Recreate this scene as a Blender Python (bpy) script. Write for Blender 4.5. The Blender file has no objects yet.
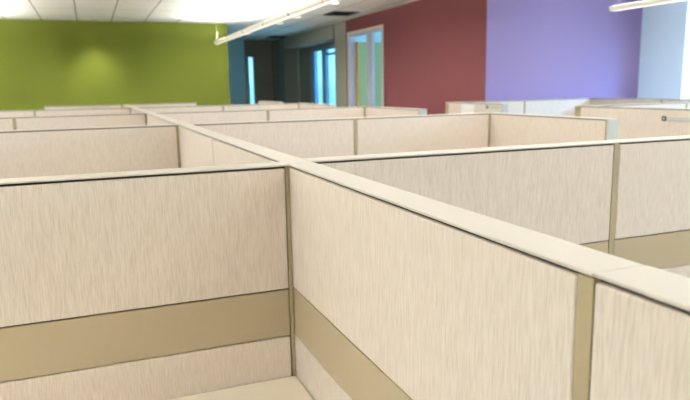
import bpy, bmesh, math, random
from mathutils import Vector, Matrix
random.seed(4)
sc = bpy.context.scene
COL = sc.collection

# ------------------------------------------------------------------ helpers
def lin(c):
    return tuple(((v/255)/12.92 if v/255 <= .04045 else ((v/255+.055)/1.055)**2.4) for v in c)

def link(name, data, parent=None, loc=None, rotz=None):
    o = bpy.data.objects.new(name, data); COL.objects.link(o)
    if parent: o.parent = parent
    if loc: o.location = loc
    if rotz is not None: o.rotation_euler.z = rotz
    return o

def tag(o, label=None, cat=None, group=None, kind=None):
    if label: o['label'] = label
    if cat: o['category'] = cat
    if group: o['group'] = group
    if kind: o['kind'] = kind
    return o

def box(bm, x0, x1, y0, y1, z0, z1, bev=0, seg=2):
    r = bmesh.ops.create_cube(bm, size=1, matrix=Matrix.Translation(((x0+x1)/2, (y0+y1)/2, (z0+z1)/2)) @ Matrix.Diagonal((x1-x0, y1-y0, z1-z0, 1)))
    if bev:
        es = list({e for v in r['verts'] for e in v.link_edges})
        bmesh.ops.bevel(bm, geom=es, offset=bev, segments=seg, affect='EDGES', profile=.6)

def cyl(bm, p0, p1, r0, r1=None, n=20):
    p0 = Vector(p0); p1 = Vector(p1); d = p1-p0
    q = Vector((0, 0, 1)).rotation_difference(d.normalized()).to_matrix().to_4x4()
    bmesh.ops.create_cone(bm, cap_ends=True, segments=n, radius1=r0, radius2=r0 if r1 is None else r1, depth=d.length,
                          matrix=Matrix.Translation((p0+p1)/2) @ q)

def ring(bm, c, r_in, r_out, z0, z1, n=28):
    vs = []
    for k in range(n):
        a = 2*math.pi*k/n
        vs.append([bm.verts.new((c[0]+r*math.cos(a), c[1]+r*math.sin(a), z)) for r, z in ((r_in, z0), (r_out, z0), (r_out, z1), (r_in, z1))])
    for k in range(n):
        A, B = vs[k], vs[(k+1) % n]
        for i in range(4):
            j = (i+1) % 4
            bm.faces.new((A[i], A[j], B[j], B[i]))

def prism(bm, pts, y0, y1):            # closed outline in x,z extruded along y
    a = [bm.verts.new((x, y0, z)) for x, z in pts]; b = [bm.verts.new((x, y1, z)) for x, z in pts]
    n = len(pts)
    bm.faces.new(a); bm.faces.new(b[::-1])
    for i in range(n):
        j = (i+1) % n
        bm.faces.new((a[j], a[i], b[i], b[j]))

def slab(bm, pts, z0, z1, bev=0):      # closed outline in x,y extruded along z
    a = [bm.verts.new((x, y, z0)) for x, y in pts]; b = [bm.verts.new((x, y, z1)) for x, y in pts]
    n = len(pts)
    fs = [bm.faces.new(a[::-1]), bm.faces.new(b)]
    for i in range(n):
        j = (i+1) % n
        fs.append(bm.faces.new((a[i], a[j], b[j], b[i])))
    if bev:
        bmesh.ops.bevel(bm, geom=list({e for f in fs for e in f.edges}), offset=bev, segments=2, affect='EDGES')

def mesh(name, fn, mat):
    bm = bmesh.new(); fn(bm)
    bmesh.ops.recalc_face_normals(bm, faces=bm.faces)
    me = bpy.data.meshes.new(name); bm.to_mesh(me); bm.free()
    me.materials.append(mat)
    return me

def boxmesh(name, dims, mat, bev=0, seg=2):
    return mesh(name, lambda b: box(b, *dims, bev=bev, seg=seg), mat)

# ------------------------------------------------------------------ materials
def new_mat(name):
    m = bpy.data.materials.new(name); m.use_nodes = True
    nt = m.node_tree
    return m, nt, nt.nodes['Principled BSDF']

def N(nt, typ, **kw):
    n = nt.nodes.new(typ)
    for k, v in kw.items():
        if k in n.inputs.keys() if isinstance(k, str) else False: n.inputs[k].default_value = v
        else: setattr(n, k, v)
    return n

def plain(name, rgb, rough=.6, var=.04, scale=3.0, metal=0, bump=0, bscale=200, spec=.3, emit=None, estr=0):
    m, nt, p = new_mat(name)
    c = lin(rgb)
    tc = N(nt, 'ShaderNodeTexCoord')
    no = N(nt, 'ShaderNodeTexNoise'); no.inputs['Scale'].default_value = scale; no.inputs['Detail'].default_value = 4
    nt.links.new(tc.outputs['Object'], no.inputs['Vector'])
    mx = N(nt, 'ShaderNodeMix', data_type='RGBA')
    mx.inputs[6].default_value = (*[v*(1-var) for v in c], 1); mx.inputs[7].default_value = (*[min(1, v*(1+var)) for v in c], 1)
    nt.links.new(no.outputs['Fac'], mx.inputs[0]); nt.links.new(mx.outputs[2], p.inputs['Base Color'])
    p.inputs['Roughness'].default_value = rough; p.inputs['Metallic'].default_value = metal
    p.inputs['Specular IOR Level'].default_value = spec
    if bump:
        n2 = N(nt, 'ShaderNodeTexNoise'); n2.inputs['Scale'].default_value = bscale; n2.inputs['Detail'].default_value = 3
        nt.links.new(tc.outputs['Object'], n2.inputs['Vector'])
        bp = N(nt, 'ShaderNodeBump'); bp.inputs['Strength'].default_value = bump; bp.inputs['Distance'].default_value = .001
        nt.links.new(n2.outputs['Fac'], bp.inputs['Height']); nt.links.new(bp.outputs['Normal'], p.inputs['Normal'])
    if emit:
        p.inputs['Emission Color'].default_value = (*lin(emit), 1); p.inputs['Emission Strength'].default_value = estr
    return m

def fabric(name, rgb, dark, fine=480.0, lng=16.0):
    m, nt, p = new_mat(name)
    tc = N(nt, 'ShaderNodeTexCoord'); oi = N(nt, 'ShaderNodeObjectInfo')
    off = N(nt, 'ShaderNodeVectorMath', operation='ADD')
    sc_ = N(nt, 'ShaderNodeVectorMath', operation='SCALE'); sc_.inputs[0].default_value = (7, 3, 5)
    nt.links.new(oi.outputs['Random'], sc_.inputs['Scale'])
    nt.links.new(tc.outputs['Object'], off.inputs[0]); nt.links.new(sc_.outputs[0], off.inputs[1])
    def streak(fx, fz, det):
        mp = N(nt, 'ShaderNodeMapping'); mp.inputs['Scale'].default_value = (fx, 20, fz)
        nt.links.new(off.outputs[0], mp.inputs['Vector'])
        no = N(nt, 'ShaderNodeTexNoise'); no.inputs['Scale'].default_value = 1; no.inputs['Detail'].default_value = det
        no.inputs['Roughness'].default_value = .6
        nt.links.new(mp.outputs[0], no.inputs['Vector']); return no
    a = streak(fine, lng*1.4, 3); b = streak(fine*.36, lng*.6, 2)
    r1 = N(nt, 'ShaderNodeMapRange'); r1.inputs['From Min'].default_value = .42; r1.inputs['From Max'].default_value = .72
    nt.links.new(a.outputs['Fac'], r1.inputs['Value'])
    r2 = N(nt, 'ShaderNodeMapRange'); r2.inputs['From Min'].default_value = .35; r2.inputs['From Max'].default_value = .7
    r2.inputs['To Max'].default_value = .25
    nt.links.new(b.outputs['Fac'], r2.inputs['Value'])
    ad = N(nt, 'ShaderNodeMath', operation='ADD', use_clamp=True)
    nt.links.new(r1.outputs[0], ad.inputs[0]); nt.links.new(r2.outputs[0], ad.inputs[1])
    mx = N(nt, 'ShaderNodeMix', data_type='RGBA')
    mx.inputs[6].default_value = (*lin(rgb), 1); mx.inputs[7].default_value = (*lin(dark), 1)
    nt.links.new(ad.outputs[0], mx.inputs[0]); nt.links.new(mx.outputs[2], p.inputs['Base Color'])
    bp = N(nt, 'ShaderNodeBump', invert=True); bp.inputs['Strength'].default_value = .22; bp.inputs['Distance'].default_value = .0005
    nt.links.new(ad.outputs[0], bp.inputs['Height']); nt.links.new(bp.outputs['Normal'], p.inputs['Normal'])
    p.inputs['Roughness'].default_value = .92; p.inputs['Specular IOR Level'].default_value = .12
    return m

def ceiling_mat():
    m, nt, p = new_mat('acoustic_ceiling')
    tc = N(nt, 'ShaderNodeTexCoord'); sp = N(nt, 'ShaderNodeSeparateXYZ')
    nt.links.new(tc.outputs['Object'], sp.inputs[0])
    def lines(sock, period, offset, half):
        ad = N(nt, 'ShaderNodeMath', operation='ADD'); ad.inputs[1].default_value = -offset + period/2 + 100*period
        nt.links.new(sock, ad.inputs[0])
        mo = N(nt, 'ShaderNodeMath', operation='MODULO'); mo.inputs[1].default_value = period
        nt.links.new(ad.outputs[0], mo.inputs[0])
        sb = N(nt, 'ShaderNodeMath', operation='SUBTRACT'); sb.inputs[1].default_value = period/2
        nt.links.new(mo.outputs[0], sb.inputs[0])
        ab = N(nt, 'ShaderNodeMath', operation='ABSOLUTE'); nt.links.new(sb.outputs[0], ab.inputs[0])
        lt = N(nt, 'ShaderNodeMath', operation='LESS_THAN'); lt.inputs[1].default_value = half
        nt.links.new(ab.outputs[0], lt.inputs[0]); return lt
    l1 = lines(sp.outputs['X'], .613, -.083, .009); l2 = lines(sp.outputs['Y'], 1.22, 12.9, .009)
    mxm = N(nt, 'ShaderNodeMath', operation='MAXIMUM')
    nt.links.new(l1.outputs[0], mxm.inputs[0]); nt.links.new(l2.outputs[0], mxm.inputs[1])
    no = N(nt, 'ShaderNodeTexNoise'); no.inputs['Scale'].default_value = 60; nt.links.new(tc.outputs['Object'], no.inputs['Vector'])
    m0 = N(nt, 'ShaderNodeMix', data_type='RGBA'); m0.inputs[6].default_value = (*lin((236, 235, 230)), 1); m0.inputs[7].default_value = (*lin((244, 243, 238)), 1)
    nt.links.new(no.outputs['Fac'], m0.inputs[0])
    m1 = N(nt, 'ShaderNodeMix', data_type='RGBA'); m1.inputs[7].default_value = (*lin((146, 139, 122)), 1)
    nt.links.new(mxm.outputs[0], m1.inputs[0]); nt.links.new(m0.outputs[2], m1.inputs[6]); nt.links.new(m1.outputs[2], p.inputs['Base Color'])
    p.inputs['Roughness'].default_value = .95; p.inputs['Specular IOR Level'].default_value = .05
    return m

def glass_mat(name, tint=(1, 1, 1)):
    m = bpy.data.materials.new(name); m.use_nodes = True; nt = m.node_tree; nt.nodes.clear()
    out = nt.nodes.new('ShaderNodeOutputMaterial'); mix = nt.nodes.new('ShaderNodeMixShader')
    tr = nt.nodes.new('ShaderNodeBsdfTransparent'); tr.inputs[0].default_value = (*tint, 1)
    gl = nt.nodes.new('ShaderNodeBsdfGlossy'); gl.inputs['Roughness'].default_value = .02
    lw = nt.nodes.new('ShaderNodeLayerWeight'); lw.inputs[0].default_value = .5
    pw = nt.nodes.new('ShaderNodeMath'); pw.operation = 'POWER'; pw.inputs[1].default_value = 4
    ml = nt.nodes.new('ShaderNodeMath'); ml.operation = 'MULTIPLY_ADD'; ml.inputs[1].default_value = .4; ml.inputs[2].default_value = .03
    nt.links.new(lw.outputs['Facing'], pw.inputs[0]); nt.links.new(pw.outputs[0], ml.inputs[0])
    nt.links.new(ml.outputs[0], mix.inputs[0]); nt.links.new(tr.outputs[0], mix.inputs[1]); nt.links.new(gl.outputs[0], mix.inputs[2])
    nt.links.new(mix.outputs[0], out.inputs[0])
    return m

M = {}
M['fabric'] = fabric('oatmeal_panel_fabric', (217, 205, 194), (196, 183, 169))
M['trim'] = plain('tan_painted_metal', (153, 139, 110), .5, .02, 40, bump=.25, bscale=700)
M['belt'] = plain('tan_textured_belt', (167, 152, 126), .55, .03, 60, bump=.45, bscale=500)
M['cap'] = plain('cream_painted_cap', (191, 184, 173), .5, .02, 6, bump=.1, bscale=600)
M['core'] = plain('dark_panel_core', (52, 44, 30), .8, .05)
M['endcap'] = plain('grey_tan_end_cap', (172, 174, 172), .5, .02, 20)
M['top'] = plain('cream_laminate', (232, 223, 206), .45, .02, 8)
M['steel'] = plain('grey_bracket_steel', (120, 116, 106), .45, .03, metal=.6)
M['carpet'] = plain('taupe_carpet', (146, 138, 124), .98, .2, 90, bump=.6, bscale=400)
M['ceiling'] = ceiling_mat()
M['green'] = plain('olive_green_paint', (99, 109, 30), .75, .03, 1.2)
M['red'] = plain('brick_red_paint', (112, 60, 64), .75, .03, 1.2)
M['purple'] = plain('violet_paint', (134, 118, 160), .7, .03, 1.2)
M['white'] = plain('cool_white_paint', (222, 240, 254), .7, .02, 1.2)
M['beigewall'] = plain('warm_white_paint', (222, 214, 200), .8, .02, 1.2)
M['greywall'] = plain('grey_alcove_paint', (158, 156, 144), .8, .03, 1.2)
M['darkwall'] = plain('charcoal_green_paint', (138, 138, 126), .8, .04, 1.2)
M['brownwall'] = plain('dark_brown_paint', (134, 126, 114), .8, .04, 1.2)
M['teal'] = plain('slate_blue_paint', (180, 222, 232), .75, .03, 1.2)
M['office'] = plain('pale_aqua_paint', (176, 218, 226), .8, .02, 1.2)
M['frame'] = plain('lavender_white_frame', (196, 200, 216), .5, .02)
M['casing'] = plain('cream_casing', (220, 210, 196), .5, .02)
M['bluemetal'] = plain('blue_grey_aluminium', (116, 148, 176), .4, .03)
M['leaf'] = plain('pale_green_door', (150, 172, 128), .5, .03, 2)
M['oak'] = plain('golden_oak_edge', (206, 146, 40), .5, .1, 20)
M['chrome'] = plain('brushed_steel', (190, 192, 194), .3, .02, metal=1)
M['pend'] = plain('white_enamel', (240, 237, 228), .4, .01)
M['body'] = plain('translucent_lamp_body', (240, 237, 228), .4, .01, emit=(255, 248, 236), estr=.12)
M['joint'] = plain('grey_joint_band', (150, 140, 122), .5, .02)
M['wire'] = plain('pale_steel_cable', (216, 214, 204), .4, .02, metal=.3)
M['lens'] = plain('lamp_lens', (255, 250, 240), .4, 0, emit=(255, 244, 226), estr=1.1)
M['uplens'] = plain('uplight_lens', (255, 250, 240), .4, 0, emit=(255, 240, 218), estr=3.0)
M['can'] = plain('downlight_lens', (255, 255, 250), .4, 0, emit=(255, 246, 230), estr=2.2)
M['black'] = plain('black_louvre', (22, 22, 24), .6, .05)
M['ventframe'] = plain('white_vent_frame', (206, 204, 198), .5, .02)
M['paper'] = plain('white_paper', (238, 236, 234), .8, .01)
M['plate'] = plain('grey_name_plate', (176, 176, 168), .4, .02)
M['plateblack'] = plain('black_badge', (40, 38, 36), .4, .02)
M['cord'] = plain('dark_cord', (30, 48, 44), .6, .02)
M['glass'] = glass_mat('clear_glass')
M['blueglass'] = glass_mat('blue_tinted_glass', (.62, .9, 1.0))

# ------------------------------------------------------------------ camera
cam = bpy.data.cameras.new('camera'); co = bpy.data.objects.new('camera', cam); COL.objects.link(co); sc.camera = co
yaw, pitch, roll, fpx = 3.75458384e-01, 1.74816796e-01, -1.83696515e-02, 637.163
CZ = 1.59
cy, sy, cp, sp_ = math.cos(yaw), math.sin(yaw), math.cos(pitch), math.sin(pitch)
fw = Vector((sy*cp, cy*cp, -sp_)); r0 = Vector((cy, -sy, 0)); u0 = r0.cross(fw)
R_ = math.cos(roll)*r0 + math.sin(roll)*u0; U_ = -math.sin(roll)*r0 + math.cos(roll)*u0
co.matrix_world = Matrix(((R_.x, U_.x, -fw.x, 0), (R_.y, U_.y, -fw.y, 0), (R_.z, U_.z, -fw.z, CZ), (0, 0, 0, 1)))
cam.sensor_width = 36; cam.sensor_fit = 'HORIZONTAL'; cam.lens = fpx*36/690; cam.clip_start = .02
cam.dof.use_dof = True; cam.dof.focus_distance = 1.35; cam.dof.aperture_fstop = 5.6

# ------------------------------------------------------------------ cubicle panels
T = .077; H = 1.3758
Z_CAP = 1.3705; ZU0, ZU1 = 1.0072, 1.3645; ZB0, ZB1 = .861, 1.003; ZL0, ZL1 = .112, .858
TW = .024                      # vertical edge trim width
CACHE = {}
def part_meshes(L, s, e):
    key = (round(L, 3), s, e)
    if key in CACHE: return CACHE[key]
    s = TW if s is True else (s or 0); e = TW if e is True else (e or 0)
    xa = .001 + (s+.001 if s else 0); xb = L - .001 - (e+.0025 if e else 0)
    d = {}
    d['frame'] = [boxmesh('frame', (.003, L-.003, .012, T-.012, .004, Z_CAP), M['core'])]
    def cap(b):
        box(b, 0.0006, L-.0006, -.0015, T+.0015, Z_CAP, H, .0022, 2)
    d['top_cap'] = [mesh('top_cap', cap, M['cap'])]
    for nm, z0, z1, mk, bv, pr in (('upper_tile', ZU0, ZU1, 'fabric', .0045, 0), ('belt_rail', ZB0, ZB1, 'belt', .002, .0015),
                                   ('lower_tile', ZL0, ZL1, 'fabric', .0045, 0), ('base_cover', .012, .108, 'belt', .002, .0015)):
        d[nm] = [boxmesh(nm, (xa, xb, pr, .0118, z0, z1), M[mk], bv, 3), boxmesh(nm, (xa, xb, T-.0118, T-pr, z0, z1), M[mk], bv, 3)]
    d['edge_trim'] = []
    for w_, x0 in ((s, .0005), (e, L-.0005-e)):
        if w_:
            d['edge_trim'] += [boxmesh('edge_trim', (x0, x0+w_, .001, .0118, .012, Z_CAP-.002), M['trim'], .0015),
                               boxmesh('edge_trim', (x0, x0+w_, T-.0118, T-.001, .012, Z_CAP-.002), M['trim'], .0015)]
    d['glide'] = [mesh('glide', lambda b, x=x: cyl(b, (x, T/2, 0), (x, T/2, .006), .014, n=12), M['steel']) for x in (.1, L-.1)]
    CACHE[key] = d
    return d
CAPEND = {}
def panel(label, origin, rotz, L, s=False, e=False, end=None, group='beige cubicle partition panels', dz=0):
    root = link('cubicle_panel', None, loc=(origin[0], origin[1], 0), rotz=rotz)
    root.empty_display_size = .1
    tag(root, label, 'partition', group)
    for nm, ms in part_meshes(L, s, e).items():
        for me in ms:
            o = link(nm, me, root)
    if end is not None:
        key = (round(L, 3), end)
        if key not in CAPEND:
            x0, x1 = (L-.0004, L+.011) if end == 'e' else (-.011, .0004)
            CAPEND[key] = boxmesh('end_cap', (x0, x1, -.0015, T+.0015, .004, H), M['endcap'], .002)
        o = link('end_cap', CAPEND[key], root); o['label'] = 'smooth grey end cap'
    return root

XL, XR = .521, .598            # faces of the central spine
HP = math.pi/2
rowL = [1.749, 4.20, 6.62, 9.06, 11.46]
rowR = [1.800, 4.19, 6.62, 9.06, 11.46]
JL = -.665
# spine: local x runs along +Y, local y along -X
def spine(y0, y1, label, **k):
    return panel(label, (XR, y0), HP, y1-y0, **k)
near = spine(-.66, .549, 'nearest beige fabric partition at lower right, its cream cap stepped up at the joint')
near.location.z = .0008
spine(.550, 1.762, 'large beige fabric partition from the foreground corner to the stepped cap joint', s=.026)
spine(1.763, 3.00, 'beige partition of the central spine just behind the cross joint of the cream caps')
spine(3.001, 4.213, 'spine partition ending at the second row corner, beyond the first thin vertical seam', s=.008)
spine(4.214, 5.41, 'spine partition starting at the second row corner, seen as a pale wedge', s=False)
spine(5.411, 6.633, 'spine partition reaching the third row corner')
spine(6.634, 7.84, 'spine partition starting behind the third row corner')
spine(7.841, 9.073, 'spine partition reaching the fourth row corner, small pale wedge')
spine(9.074, 10.26, 'spine partition behind the fourth row corner')
spine(10.261, 11.54, 'farthest partition of the central spine, before the green wall')

# rows on the left: local x along +X, from JL to the spine
L_lab = ['wide beige fabric partition at the left front, cream worktop against its foot',
         'beige fabric partition of the second row on the left, meeting the spine',
         'right-hand beige partition of the third row on the left, between tan seam and spine',
         'right-hand partition of the fourth row on the left, between seam and spine',
         'single partition of the farthest row on the left, below the green wall']
L_lab2 = [None, 'outer beige partition of the second row on the left, at the picture edge',
          'outer partition of the third row on the left, left of the tan seam',
          'outer partition of the fourth row on the left, at the picture edge', None]
for i, y in enumerate(rowL):
    panel(L_lab[i], (JL, y), 0, XL-.0006-JL, s=(i in (1, 2, 3)), e=.0115, end='s' if i == 4 else None)
    if L_lab2[i]: panel(L_lab2[i], (JL-1.19, y), 0, 1.189)
XC = 2.877                     # face of the returns that close the right-hand bays
R_lab = ['long beige partition right of the spine in front, left of the tan vertical strip',
         'left partition of the second row right of the spine, up to the tan seam',
         'left partition of the third row right of the spine, up to its seam',
         'left partition of the fourth row right of the spine, up to its seam',
         'short farthest partition right of the spine, free end in front of the green wall']
R_lab2 = ['beige partition at the right picture edge, right of the tan vertical strip',
          'second row partition between the tan seam and the dark inner corner',
          'third row partition right of its seam, below the doorway of the red wall',
          'fourth row partition right of its seam, below the dark alcove', None]
ret_lab = [None, 'return partition with grey end post, jutting toward the camera from the second row corner',
           'return partition with grey end, jutting from the third row corner below the red wall',
           'return partition jutting from the fourth row corner, below the blue alcove window',
           'small far return partition standing alone below the dark alcove wall']
for i, y in enumerate(rowR):
    XJ = (1.798, 1.756, 1.765, 1.765, 1.74)[i]
    panel(R_lab[i], (XR+.002, y), 0, XJ-XR-.002, e=(i < 4), end='e' if i == 4 else None)
    if R_lab2[i]: panel(R_lab2[i], (XJ+.001, y), 0, XC-.004-XJ, e=.016)
    if ret_lab[i]:
        ye = (0, 2.99, 5.36, 7.80, 10.2)[i]
        panel(ret_lab[i], (XC+T, ye), HP, y+T-ye, e=True, end='s', s=.016)

# second cluster, beyond the aisle
def corner_post(label, x, y):
    p = link('connector_post', None, loc=(x, y, 0)); tag(p, label, 'post', 'corner posts of the far cubicles')
    link('post_body', boxmesh('post_body', (0, T, 0, T, 0, Z_CAP), M['trim'], .003), p)
    link('post_cap', boxmesh('post_cap', (-.001, T+.001, -.001, T+.001, Z_CAP, H), M['cap'], .002), p)
    return p
XA = 4.35
corner_post('tan corner post left of the partition with the white paper', XA, 7.30)
corner_post('tan corner post left of the partition with the long name plate', XA, 4.87)
pp = panel('far partition with white paper pinned on, in front of the red wall', (XA+T, 6.13), HP, 7.298-6.13, end='s')
panel('aisle partition with a long grey name plate, at the right edge', (XA+T, 3.2), HP, 4.868-3.2)
panel('left bluish daylit partition under the violet wall', (XA+T+.002, 7.30), 0, 5.565-XA-T-.002, e=True)
panel('right bluish daylit partition under the violet wall, beside the far corner', (5.566, 7.30), 0, 6.70-.002-5.566)
panel('far beige partition below the violet and white walls', (6.70+T, 6.06), HP, 7.30+T-6.06, s=True)
panel('far beige partition below the bright window', (6.70+T, 4.84), HP, 6.059-4.84)
panel('thin-looking daylit partition behind the name plate partition, left of its seam', (XA+T+.002, 4.87), 0, 5.74-XA-T-.002, e=True)
panel('thin-looking daylit partition behind the name plate partition, right of its seam', (5.741, 4.87), 0, 6.70-.002-5.741)

# name plates and the paper
def name_plate(label, y0, y1, z0, z1):
    n = link('name_plate', None, loc=(XA-.0002, (y0+y1)/2, (z0+z1)/2)); tag(n, label, 'name plate', 'name plates on the aisle partitions')
    hw, hh = (y1-y0)/2, (z1-z0)/2; sq = 2*hh+.004
    link('plate', boxmesh('plate', (-.008, -.001, -hw, hw-sq, -hh, hh*.85), M['plate'], .0015), n)
    link('slot', boxmesh('slot', (-.0095, -.0081, -hw+.01, hw-sq-.02, -hh*.1, hh*.12), M['ventframe']), n)
    b = link('badge', boxmesh('badge', (-.011, -.001, hw-sq, hw, -hh, hh), M['plateblack'], .0015), n)
    link('mark', boxmesh('mark', (-.0122, -.0111, hw-sq*.72, hw-sq*.28, -hh*.22, hh*.22), M['paper']), b)
name_plate('long grey name plate with square black badge on the aisle partition at right edge', 3.53, 3.918, 1.275, 1.312)
name_plate('small grey name plate on the partition with the white paper', 6.18, 6.43, 1.318, 1.352)
pm = mesh('paper_sheet', lambda b: box(b, -.0015, 0, -.14, .14, 0, .2, 0), M['paper'])
tag(link('paper_sheet', pm, loc=(XA-.0004, 6.84, 1.158)), 'white sheet of paper on the far partition before the red wall', 'paper')

# worktop of the near cubicle
wt = link('worktop', None, loc=(.10, 1.45, 0)); tag(wt, 'cream laminate corner worktop at the foot of the front left partition', 'desk')
def top(b):
    slab(b, [(-.70+.0, .296), (.419, .296), (.419, -1.40), (-.05+.0, -1.40), (-.05, -.36), (-.11, -.30), (-.70, -.30)], .700, .7325, .003)
# keep the walking space where the camera stands free
def top(b):
    slab(b, [(-.76, .296), (.418, .296), (.418, -.82), (-.0, -.82), (-.0, -.39), (-.06, -.33), (-.76, -.33)], .700, .7325, .003)
link('top', mesh('top', top, M['top']), wt)
for x0, x1, y0, y1 in ((-.74, -.712, -.30, .28), (.02, .40, -.80, -.772)):
    link('support_panel', boxmesh('support_panel', (x0, x1, y0, y1, 0, .699), M['trim'], .002), wt)
def bracket(b):
    prism(b, [(-.74, .699), (.40, .699), (.40, .66), (-.74, .66)], .262, .29)
link('bracket', mesh('bracket', bracket, M['steel']), wt)

# ------------------------------------------------------------------ the room
CE = 2.94
def struct(name, fn, mat, **k):
    o = link(name, mesh(name, fn, mat), **k); o['kind'] = 'structure'; return o
X0, Y0 = -6.0, -5.0
YG, XG = 13.57, 2.785
struct('floor', lambda b: box(b, X0-.2, 9.0, Y0-.2, 18.4, -.1, 0), M['carpet'])
struct('ceiling', lambda b: box(b, X0-.2, 9.0, Y0-.2, 18.4, CE, CE+.1), M['ceiling'])
struct('wall_back', lambda b: box(b, X0, XG, YG, YG+.15, 0, CE), M['green'])
LY0, LY1 = -3.6, 9.0
def leftwall(b):
    box(b, X0-.15, X0, Y0, LY0, 0, CE); box(b, X0-.15, X0, LY1, YG, 0, CE)
    box(b, X0-.15, X0, LY0, LY1, 0, .8); box(b, X0-.15, X0, LY0, LY1, 2.7, CE)
struct('wall_left', leftwall, M['beigewall'])
for k in range(6):  # unseen window run, added so fill light can come from the left
    ll = (LY1-LY0)/6
    w = link('window_%d' % (k+10), None, loc=(X0-.12, LY0+(k+.5)*ll, .8)); w['kind'] = 'structure'
    def frl(b, h=ll/2, t=.05, hh=1.9):
        box(b, 0, .08, -h+.001, -h+t, 0.001, hh-.001, .003); box(b, 0, .08, h-t, h-.001, 0.001, hh-.001, .003)
        box(b, 0, .08, -h+t, h-t, 0.001, t, .003); box(b, 0, .08, -h+t, h-t, hh-t, hh-.001, .003)
    link('window_frame', mesh('window_frame', frl, M['frame']), w)
    link('pane', boxmesh('pane', (.036, .042, -ll/2+.051, ll/2-.051, .051, 1.849), M['glass']), w)
struct('wall_front', lambda b: box(b, X0, 7.9, Y0-.15, Y0, 0, CE), M['beigewall'])
# red wall with a doorway
XW = 5.02; DY0, DY1, DZ = 10.72, 12.40, 2.66
def redwall(b):
    box(b, XW, XW+.15, 7.461, DY0, 0, CE); box(b, XW, XW+.15, DY1, 12.52, 0, CE); box(b, XW, XW+.15, DY0, DY1, DZ, CE)
struct('wall_red', redwall, M['red'])
struct('wall_violet', lambda b: slab(b, [(XW, 7.452), (7.73, 7.452), (7.73, 7.61), (XW+.151, 7.61), (XW+.151, 7.46), (XW, 7.46)], 0, CE), M['purple'])
# right wall with a run of windows
WZ0, WZ1 = .75, 2.82; WY0, WY1 = -4.0, 6.68
def rightwall(b):
    box(b, 7.73, 8.03, WY1, 7.61, 0, CE); box(b, 7.73, 8.03, Y0, WY0, 0, CE)
    box(b, 7.73, 8.03, WY0, WY1, 0, WZ0); box(b, 7.73, 8.03, WY0, WY1, WZ1, CE)
struct('wall_right', rightwall, M['white'])
nW = 6; wl = (WY1-WY0)/nW
for k in range(nW):
    y1 = WY1-k*wl; y0 = y1-wl
    w = link('window_%d' % (k+1), None, loc=(7.94, (y0+y1)/2, WZ0)); w['kind'] = 'structure'
    def fr(b, h=wl/2, t=.045, hh=WZ1-WZ0):
        box(b, 0, .08, -h+.001, -h+t, 0.001, hh-.001, .003); box(b, 0, .08, h-t, h-.001, 0.001, hh-.001, .003)
        box(b, 0, .08, -h+t, h-t, 0.001, t, .003); box(b, 0, .08, -h+t, h-t, hh-t, hh-.001, .003)
    link('window_frame', mesh('window_frame', fr, M['frame']), w)
    link('pane', boxmesh('pane', (.036, .042, -wl/2+.046, wl/2-.046, .046, WZ1-WZ0-.046), M['glass']), w)
# alcove beyond the green wall
YB = 18.0
struct('wall_alcove_left', lambda b: box(b, XG-.15, XG, YG+.151, YB, 0, CE), M['darkwall'])
AX = 5.40
NX0, NX1 = 4.19, 4.42; NZ = 2.50
struct('wall_alcove_back', lambda b: (box(b, XG, NX0-.04, YB, YB+.15, 0, CE)), M['teal'])
def brownback(b):
    box(b, NX0-.039, NX0, YB, YB+.15, 0, CE); box(b, NX0, NX1, YB, YB+.15, NZ, CE); box(b, NX0, NX1, YB, YB+.15, 0, .3)
    box(b, NX1, AX+.2, YB, YB+.15, 0, CE)
struct('wall_alcove_end', brownback, M['brownwall'])
struct('wall_alcove_pilaster', lambda b: slab(b, [(XW, 12.521), (XW+.15, 12.521), (XW+.15, 13.26), (XW+.13, 13.26), (XW, 13.17)], 0, CE), M['greywall'])
struct('wall_alcove_soffit', lambda b: box(b, XW, AX-.001, 13.275, 17.0, 2.635, CE-.001), M['greywall'])
struct('wall_alcove_return', lambda b: box(b, XW, AX-.001, 17.001, YB-.001, 0, CE-.001), M['darkwall'])
struct('wall_alcove_jamb', lambda b: slab(b, [(XW+.16, 13.27), (AX+.15, 13.45), (AX, 13.45), (XW+.10, 13.275)], 0, 2.634), M['greywall'])
AW0, AW1, AWZ = 13.95, 16.0, 2.56
def recess(b):
    box(b, AX, AX+.15, AW1, 17.0, 0, CE); box(b, AX, AX+.15, 13.46, AW0, 0, CE)
    box(b, AX, AX+.15, AW0, AW1, 0, .6); box(b, AX, AX+.15, AW0, AW1, AWZ, CE)
struct('wall_alcove_right', recess, M['darkwall'])
w = link('window_7', None, loc=(AX+.02, 0, 0)); w['kind'] = 'structure'
def fr7(b):
    for y, t in ((AW0+.04, .04), (15.02, .12), (15.86, .14)): box(b, 0, .09, y-t, y+t, .601, AWZ-.001, .004)
    box(b, 0, .09, AW0+.08, 14.899, AWZ-.06, AWZ-.001, .004); box(b, 0, .09, 15.141, 15.719, AWZ-.06, AWZ-.001, .004)
    box(b, 0, .09, AW0+.08, 14.899, 2.36, 2.41, .004)
    box(b, 0, .09, AW0+.08, 14.899, .601, .66, .004); box(b, 0, .09, 15.141, 15.719, .601, .66, .004)
link('window_frame', mesh('window_frame', fr7, M['bluemetal']), w)
link('pane', boxmesh('pane', (.04, .046, AW0+.08, 14.899, .661, 2.359), M['blueglass']), w)
link('pane', boxmesh('pane', (.04, .046, AW0+.08, 14.899, 2.411, AWZ-.061), M['blueglass']), w)
link('pane', boxmesh('pane', (.04, .046, 15.141, 15.719, .661, AWZ-.061), M['blueglass']), w)
w = link('window_8', None, loc=(0, YB+.03, 0)); w['kind'] = 'structure'
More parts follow.
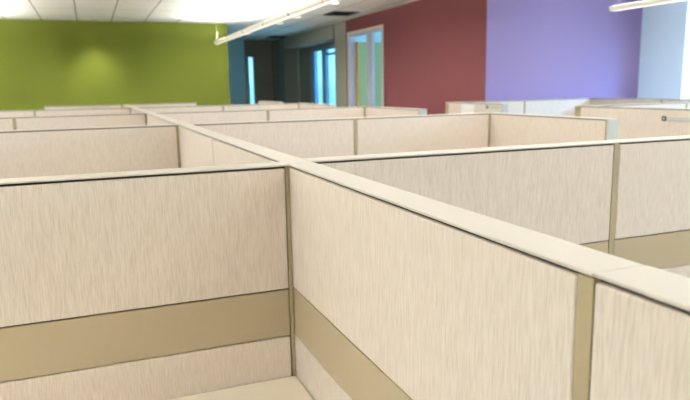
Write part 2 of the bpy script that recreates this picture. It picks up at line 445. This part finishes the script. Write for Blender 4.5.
def fr8(b):
    box(b, NX0+.001, NX0+.08, 0, .09, .301, NZ-.001, .003); box(b, NX1-.02, NX1-.001, 0, .09, .301, NZ-.001, .003)
    box(b, NX0+.08, NX1-.02, 0, .09, NZ-.03, NZ-.001, .003); box(b, NX0+.08, NX1-.02, 0, .09, .301, .34, .003)
link('window_frame', mesh('window_frame', fr8, M['bluemetal']), w)
link('pane', boxmesh('pane', (NX0+.081, NX1-.021, .04, .046, .341, NZ-.031), M['blueglass']), w)
# cord on the alcove end wall
def cordfn(b):
    pts = [(4.96, YB-.010, 2.9), (4.955, YB-.010, 2.3), (4.965, YB-.010, 1.75), (4.95, YB-.012, 1.62), (4.975, YB-.010, 1.5), (4.98, YB-.010, .3)]
    for a, c in zip(pts, pts[1:]): cyl(b, a, c, .009, n=8)
tag(link('hanging_cord', mesh('hanging_cord', cordfn, M['cord'])), 'dark cord hanging in the corner of the dark alcove', 'cord')

# office behind the doorway
OX0, OX1, OY0, OY1 = XW+.151, 8.6, 8.2, 13.24
struct('wall_office_back', lambda b: box(b, OX0+.0, OX1, OY1, OY1+.02, 0, CE), M['office'])
struct('wall_office_front', lambda b: box(b, OX0, OX1, OY0-.1, OY0, 0, CE), M['office'])
def officeR(b):
    box(b, OX1, OX1+.15, OY0, 9.0, 0, CE); box(b, OX1, OX1+.15, 12.6, OY1, 0, CE)
    box(b, OX1, OX1+.15, 9.0, 12.6, 0, .8); box(b, OX1, OX1+.15, 9.0, 12.6, 2.7, CE)
struct('wall_office_right', officeR, M['office'])
w = link('window_9', None, loc=(OX1+.03, 10.8, .8)); w['kind'] = 'structure'
def fr9(b):
    for y in (-1.77, 0, 1.77): box(b, 0, .08, y-.029, y+.029, .001, 1.899, .003)
    for y0, y1 in ((-1.74, -.03), (.03, 1.74)):
        box(b, 0, .08, y0, y1, .001, .05, .003); box(b, 0, .08, y0, y1, 1.85, 1.899, .003)
link('window_frame', mesh('window_frame', fr9, M['bluemetal']), w)
for y0, y1 in ((-1.74, -.03), (.03, 1.74)):
    link('pane', boxmesh('pane', (.036, .042, y0, y1, .051, 1.849), M['glass']), w)
# door with side light
d = link('door_1', None, loc=(XW, DY0, 0)); d['kind'] = 'structure'
W_ = DY1-DY0
def dframe(b):
    box(b, -.004, .154, .001, .06, 0, DZ-.001, .003); box(b, -.004, .154, W_-.05, W_-.001, 0, DZ-.001, .003)
    box(b, -.004, .154, .06, W_-.05, DZ-.06, DZ-.001, .003)
link('door_frame', mesh('door_frame', dframe, M['frame']), d)
link('casing', mesh('casing', lambda b: (box(b, -.016, -.0045, -.03, .02, 0, DZ+.03, .002), box(b, -.016, -.0045, .0201, W_-.0301, DZ-.02, DZ+.03, .002), box(b, -.016, -.0045, W_-.03, W_+.02, 0, DZ+.03, .002)), M['casing']), d)
link('mullion', boxmesh('mullion', (-.004, .066, .52, .73, 0, DZ-.061), M['frame'], .003), d)
link('sidelight_pane', boxmesh('sidelight_pane', (.03, .036, .061, .519, .03, DZ-.062), M['glass']), d)
lf = link('door_leaf', boxmesh('door_leaf', (.165, 1.06, W_-.085, W_-.048, .01, 2.50), M['leaf'], .002), d)
link('leaf_edge', boxmesh('leaf_edge', (.150, .1645, W_-.125, W_-.044, .01, 2.50), M['oak'], .001), lf)['label'] = 'golden wood edge'
for z in (.35, 1.66, 2.33):
    link('hinge', boxmesh('hinge', (.125, .149, W_-.075, W_-.051, z-.06, z+.06), M['chrome'], .003), lf)
def knob(b):
    cyl(b, (.98, W_-.085, 1.0), (.98, W_-.14, 1.0), .011); box(b, .87, .99, W_-.15, W_-.132, .99, 1.012, .004)
link('handle', mesh('handle', knob, M['chrome']), lf)

# ------------------------------------------------------------------ ceiling fittings
def pendant(label, X, Yend, Ystart, joints):
    root = link('pendant_light', None, loc=(X, (Yend+Ystart)/2, CE)); tag(root, label, 'ceiling light', 'linear pendant lights')
    yc = (Yend+Ystart)/2; a, bq = Ystart-yc, Yend-yc
    zb = 2.475-CE
    prof = [(-.022, zb), (.022, zb), (.038, zb+.018), (.040, zb+.050), (.032, zb+.055), (-.032, zb+.055), (-.040, zb+.050), (-.038, zb+.018)]
    link('housing', mesh('housing', lambda b: prism(b, prof, a, bq), M['body']), root)
    link('lens', boxmesh('lens', (-.019, .019, a+.03, bq-.03, zb-.006, zb-.0005), M['lens'], .001), root)
    link('uplight_lens', boxmesh('uplight_lens', (-.028, .028, a+.03, bq-.03, zb+.0555, zb+.059), M['uplens'], .001), root)
    big = [(x*1.05, zb+.0275+(z-zb-.0275)*1.06) for x, z in prof]
    for j in joints:
        link('joint_band', mesh('joint_band', lambda b: prism(b, big, j-yc-.02, j-yc+.02), M['joint']), root)
    link('end_plate', mesh('end_plate', lambda b: prism(b, big, bq, bq+.012), M['pend']), root)
    for y in [bq-.11, a+.11]:
        link('cable', mesh('cable', lambda b: (cyl(b, (0, y, zb+.055), (0, y, -.012), .0018, n=8), cyl(b, (0, y, -.014), (0, y, -.0005), .03, n=16)), M['wire']), root)
    return root
def js(y, lo): 
    o = []
    while y > lo: o.append(y); y -= 1.27
    return o
pendant('long white linear pendant light hanging before the green wall and dark alcove', 2.43, 12.94, -3.0, js(11.70, -2.8))
pendant('white linear pendant light at upper right, before the violet wall', 6.20, 6.46, -1.2, js(5.2, -1.0))
pendant('white linear pendant light left of the picture, washing the ceiling', -1.80, 12.94, -3.0, js(11.70, -2.8))

def downlight(label, x, y, on=True):
    r = link('recessed_downlight', None, loc=(x, y, CE)); tag(r, label, 'ceiling light', 'recessed ceiling downlights')
    link('trim_ring', mesh('trim_ring', lambda b: ring(b, (0, 0), .062, .085, -.008, -.0005), M['pend']), r)
    link('lamp', mesh('lamp', lambda b: cyl(b, (0, 0, -.006), (0, 0, -.001), .0615, n=24), M['can'] if on else M['ventframe']), r)
downlight('nearest small round downlight, right of the pendant at the top edge', 3.84, 10.0)
downlight('second small round downlight beside the pendant, counting from the top edge', 3.86, 12.1)
downlight('small round downlight beside the pendant, third from the top edge', 3.86, 13.3)
downlight('farthest small round downlight, in the dark alcove below the pendant', 3.80, 16.0)
downlight('small downlight close to the green wall, throwing a cone of light on it', .20, 13.13, False)

def vent(label, x, y, hx, hy):
    r = link('ceiling_vent', None, loc=(x, y, CE)); tag(r, label, 'vent', 'black ceiling air vents')
    link('backing', boxmesh('backing', (-hx+.02, hx-.02, -hy+.02, hy-.02, -.004, -.0005), M['black']), r)
    def f(b):
        box(b, -hx, -hx+.02, -hy, hy, -.012, -.0005); box(b, hx-.02, hx, -hy, hy, -.012, -.0005)
        box(b, -hx+.02, hx-.02, -hy, -hy+.02, -.012, -.0005); box(b, -hx+.02, hx-.02, hy-.02, hy, -.012, -.0005)
    link('vent_frame', mesh('vent_frame', f, M['black']), r)
    for k in range(5):
        yy = -hy+.02+(k+.5)*(2*hy-.04)/5
        link('louvre', boxmesh('louvre', (-hx+.021, hx-.021, yy-.015, yy+.015, -.011, -.0045), M['black']), r)
vent('black square ceiling vent near the top of the red wall', 4.46, 11.35, .25, .30)
vent('black ceiling vent at the far end of the alcove', 4.75, 16.75, .22, .28)

# ------------------------------------------------------------------ lights
def area(name, loc, rot, sx, sy_, power, color, spread=None):
    l = bpy.data.lights.new(name, 'AREA'); l.shape = 'RECTANGLE'; l.size = sx; l.size_y = sy_; l.energy = power; l.color = color
    if spread: l.spread = spread
    o = bpy.data.objects.new(name, l); COL.objects.link(o); o.location = loc; o.rotation_euler = rot
    return o
WARM = (1.0, .982, .95); COOL = (.42, .68, 1.0)
UP = 45; DOWN = 4
for X, ye, yb in ((2.43, 12.8, -2.9), (6.20, 6.3, -1.1), (-1.80, 12.8, -2.9)):
    L = ye-yb; yc = (ye+yb)/2
    k = .55 if X > 5 else (.9 if X < 0 else .86)
    area('uplight', (X, yc, 2.475+.09), (math.pi, 0, 0), .09, L, UP*L*k, WARM)
    area('downlight_strip', (X, yc, 2.475-.012), (0, 0, 0), .06, L, DOWN*L*k, WARM)
# daylight outside the windows, plus an added fill on the left
area('daylight_right', (9.6, (WY0+WY1)/2, 3.3), (0, math.radians(64), 0), 2.4, WY1-WY0, 1600, COOL)
area('added_fill_left', (X0-.6, (LY0+LY1)/2, 1.8), (0, -math.pi/2, 0), 2.0, LY1-LY0, 30, (1.0, .97, .92))  # added fill behind the unseen left windows, brightens the spine faces
area('daylight_office', (9.2, 10.8, 1.8), (0, math.pi/2, 0), 1.9, 3.4, 260, COOL)
area('daylight_alcove', (6.1, 14.9, 1.8), (0, math.pi/2, 0), 1.8, 1.9, 60, (.5, .78, 1.0))
sn = bpy.data.lights.new('sky_sun', 'SUN'); sn.energy = 2.2; sn.angle = math.radians(11); sn.color = (.22, .52, 1)
so = bpy.data.objects.new('sky_sun', sn); COL.objects.link(so); so.location = (14, -8, 8)
so.rotation_euler = Vector((-.5, 1, -.25)).to_track_quat('-Z', 'Y').to_euler()
def spot(name, loc, power, ang, blend, color):
    l = bpy.data.lights.new(name, 'SPOT'); l.energy = power; l.spot_size = ang; l.spot_blend = blend; l.shadow_soft_size = .04; l.color = color
    o = bpy.data.objects.new(name, l); COL.objects.link(o); o.location = loc; return o
spot('wall_washer', (.20, 13.13, CE-.02), 125, math.radians(90), .8, (1, .93, .75))
for x, y in ((3.84, 10.0), (3.86, 12.1), (3.86, 13.3)):
    spot('downlight_beam', (x, y, CE-.02), 14, math.radians(100), .7, WARM)

# ------------------------------------------------------------------ sky
wd = bpy.data.worlds.new('sky'); sc.world = wd; wd.use_nodes = True; nt = wd.node_tree
bg = nt.nodes['Background']
tc = nt.nodes.new('ShaderNodeTexCoord'); sx = nt.nodes.new('ShaderNodeSeparateXYZ'); cr = nt.nodes.new('ShaderNodeValToRGB')
nt.links.new(tc.outputs['Generated'], sx.inputs[0]); nt.links.new(sx.outputs['Z'], cr.inputs[0]); nt.links.new(cr.outputs[0], bg.inputs[0])
e = cr.color_ramp.elements
e[0].position = 0; e[0].color = (.55, .75, .62, 1); e[1].position = .5; e[1].color = (.32, .62, 1, 1)
e2 = cr.color_ramp.elements.new(.015); e2.color = (.8, 1, .95, 1)
e3 = cr.color_ramp.elements.new(.08); e3.color = (.62, .9, 1, 1)
bg.inputs[1].default_value = 1.7

sc.cycles.use_denoising = True
sc.cycles.max_bounces = 10; sc.cycles.diffuse_bounces = 6
vs = sc.view_settings
vs.view_transform = 'Standard'; vs.look = 'None'; vs.gamma = 1; vs.use_curve_mapping = False; vs.exposure = 0.18
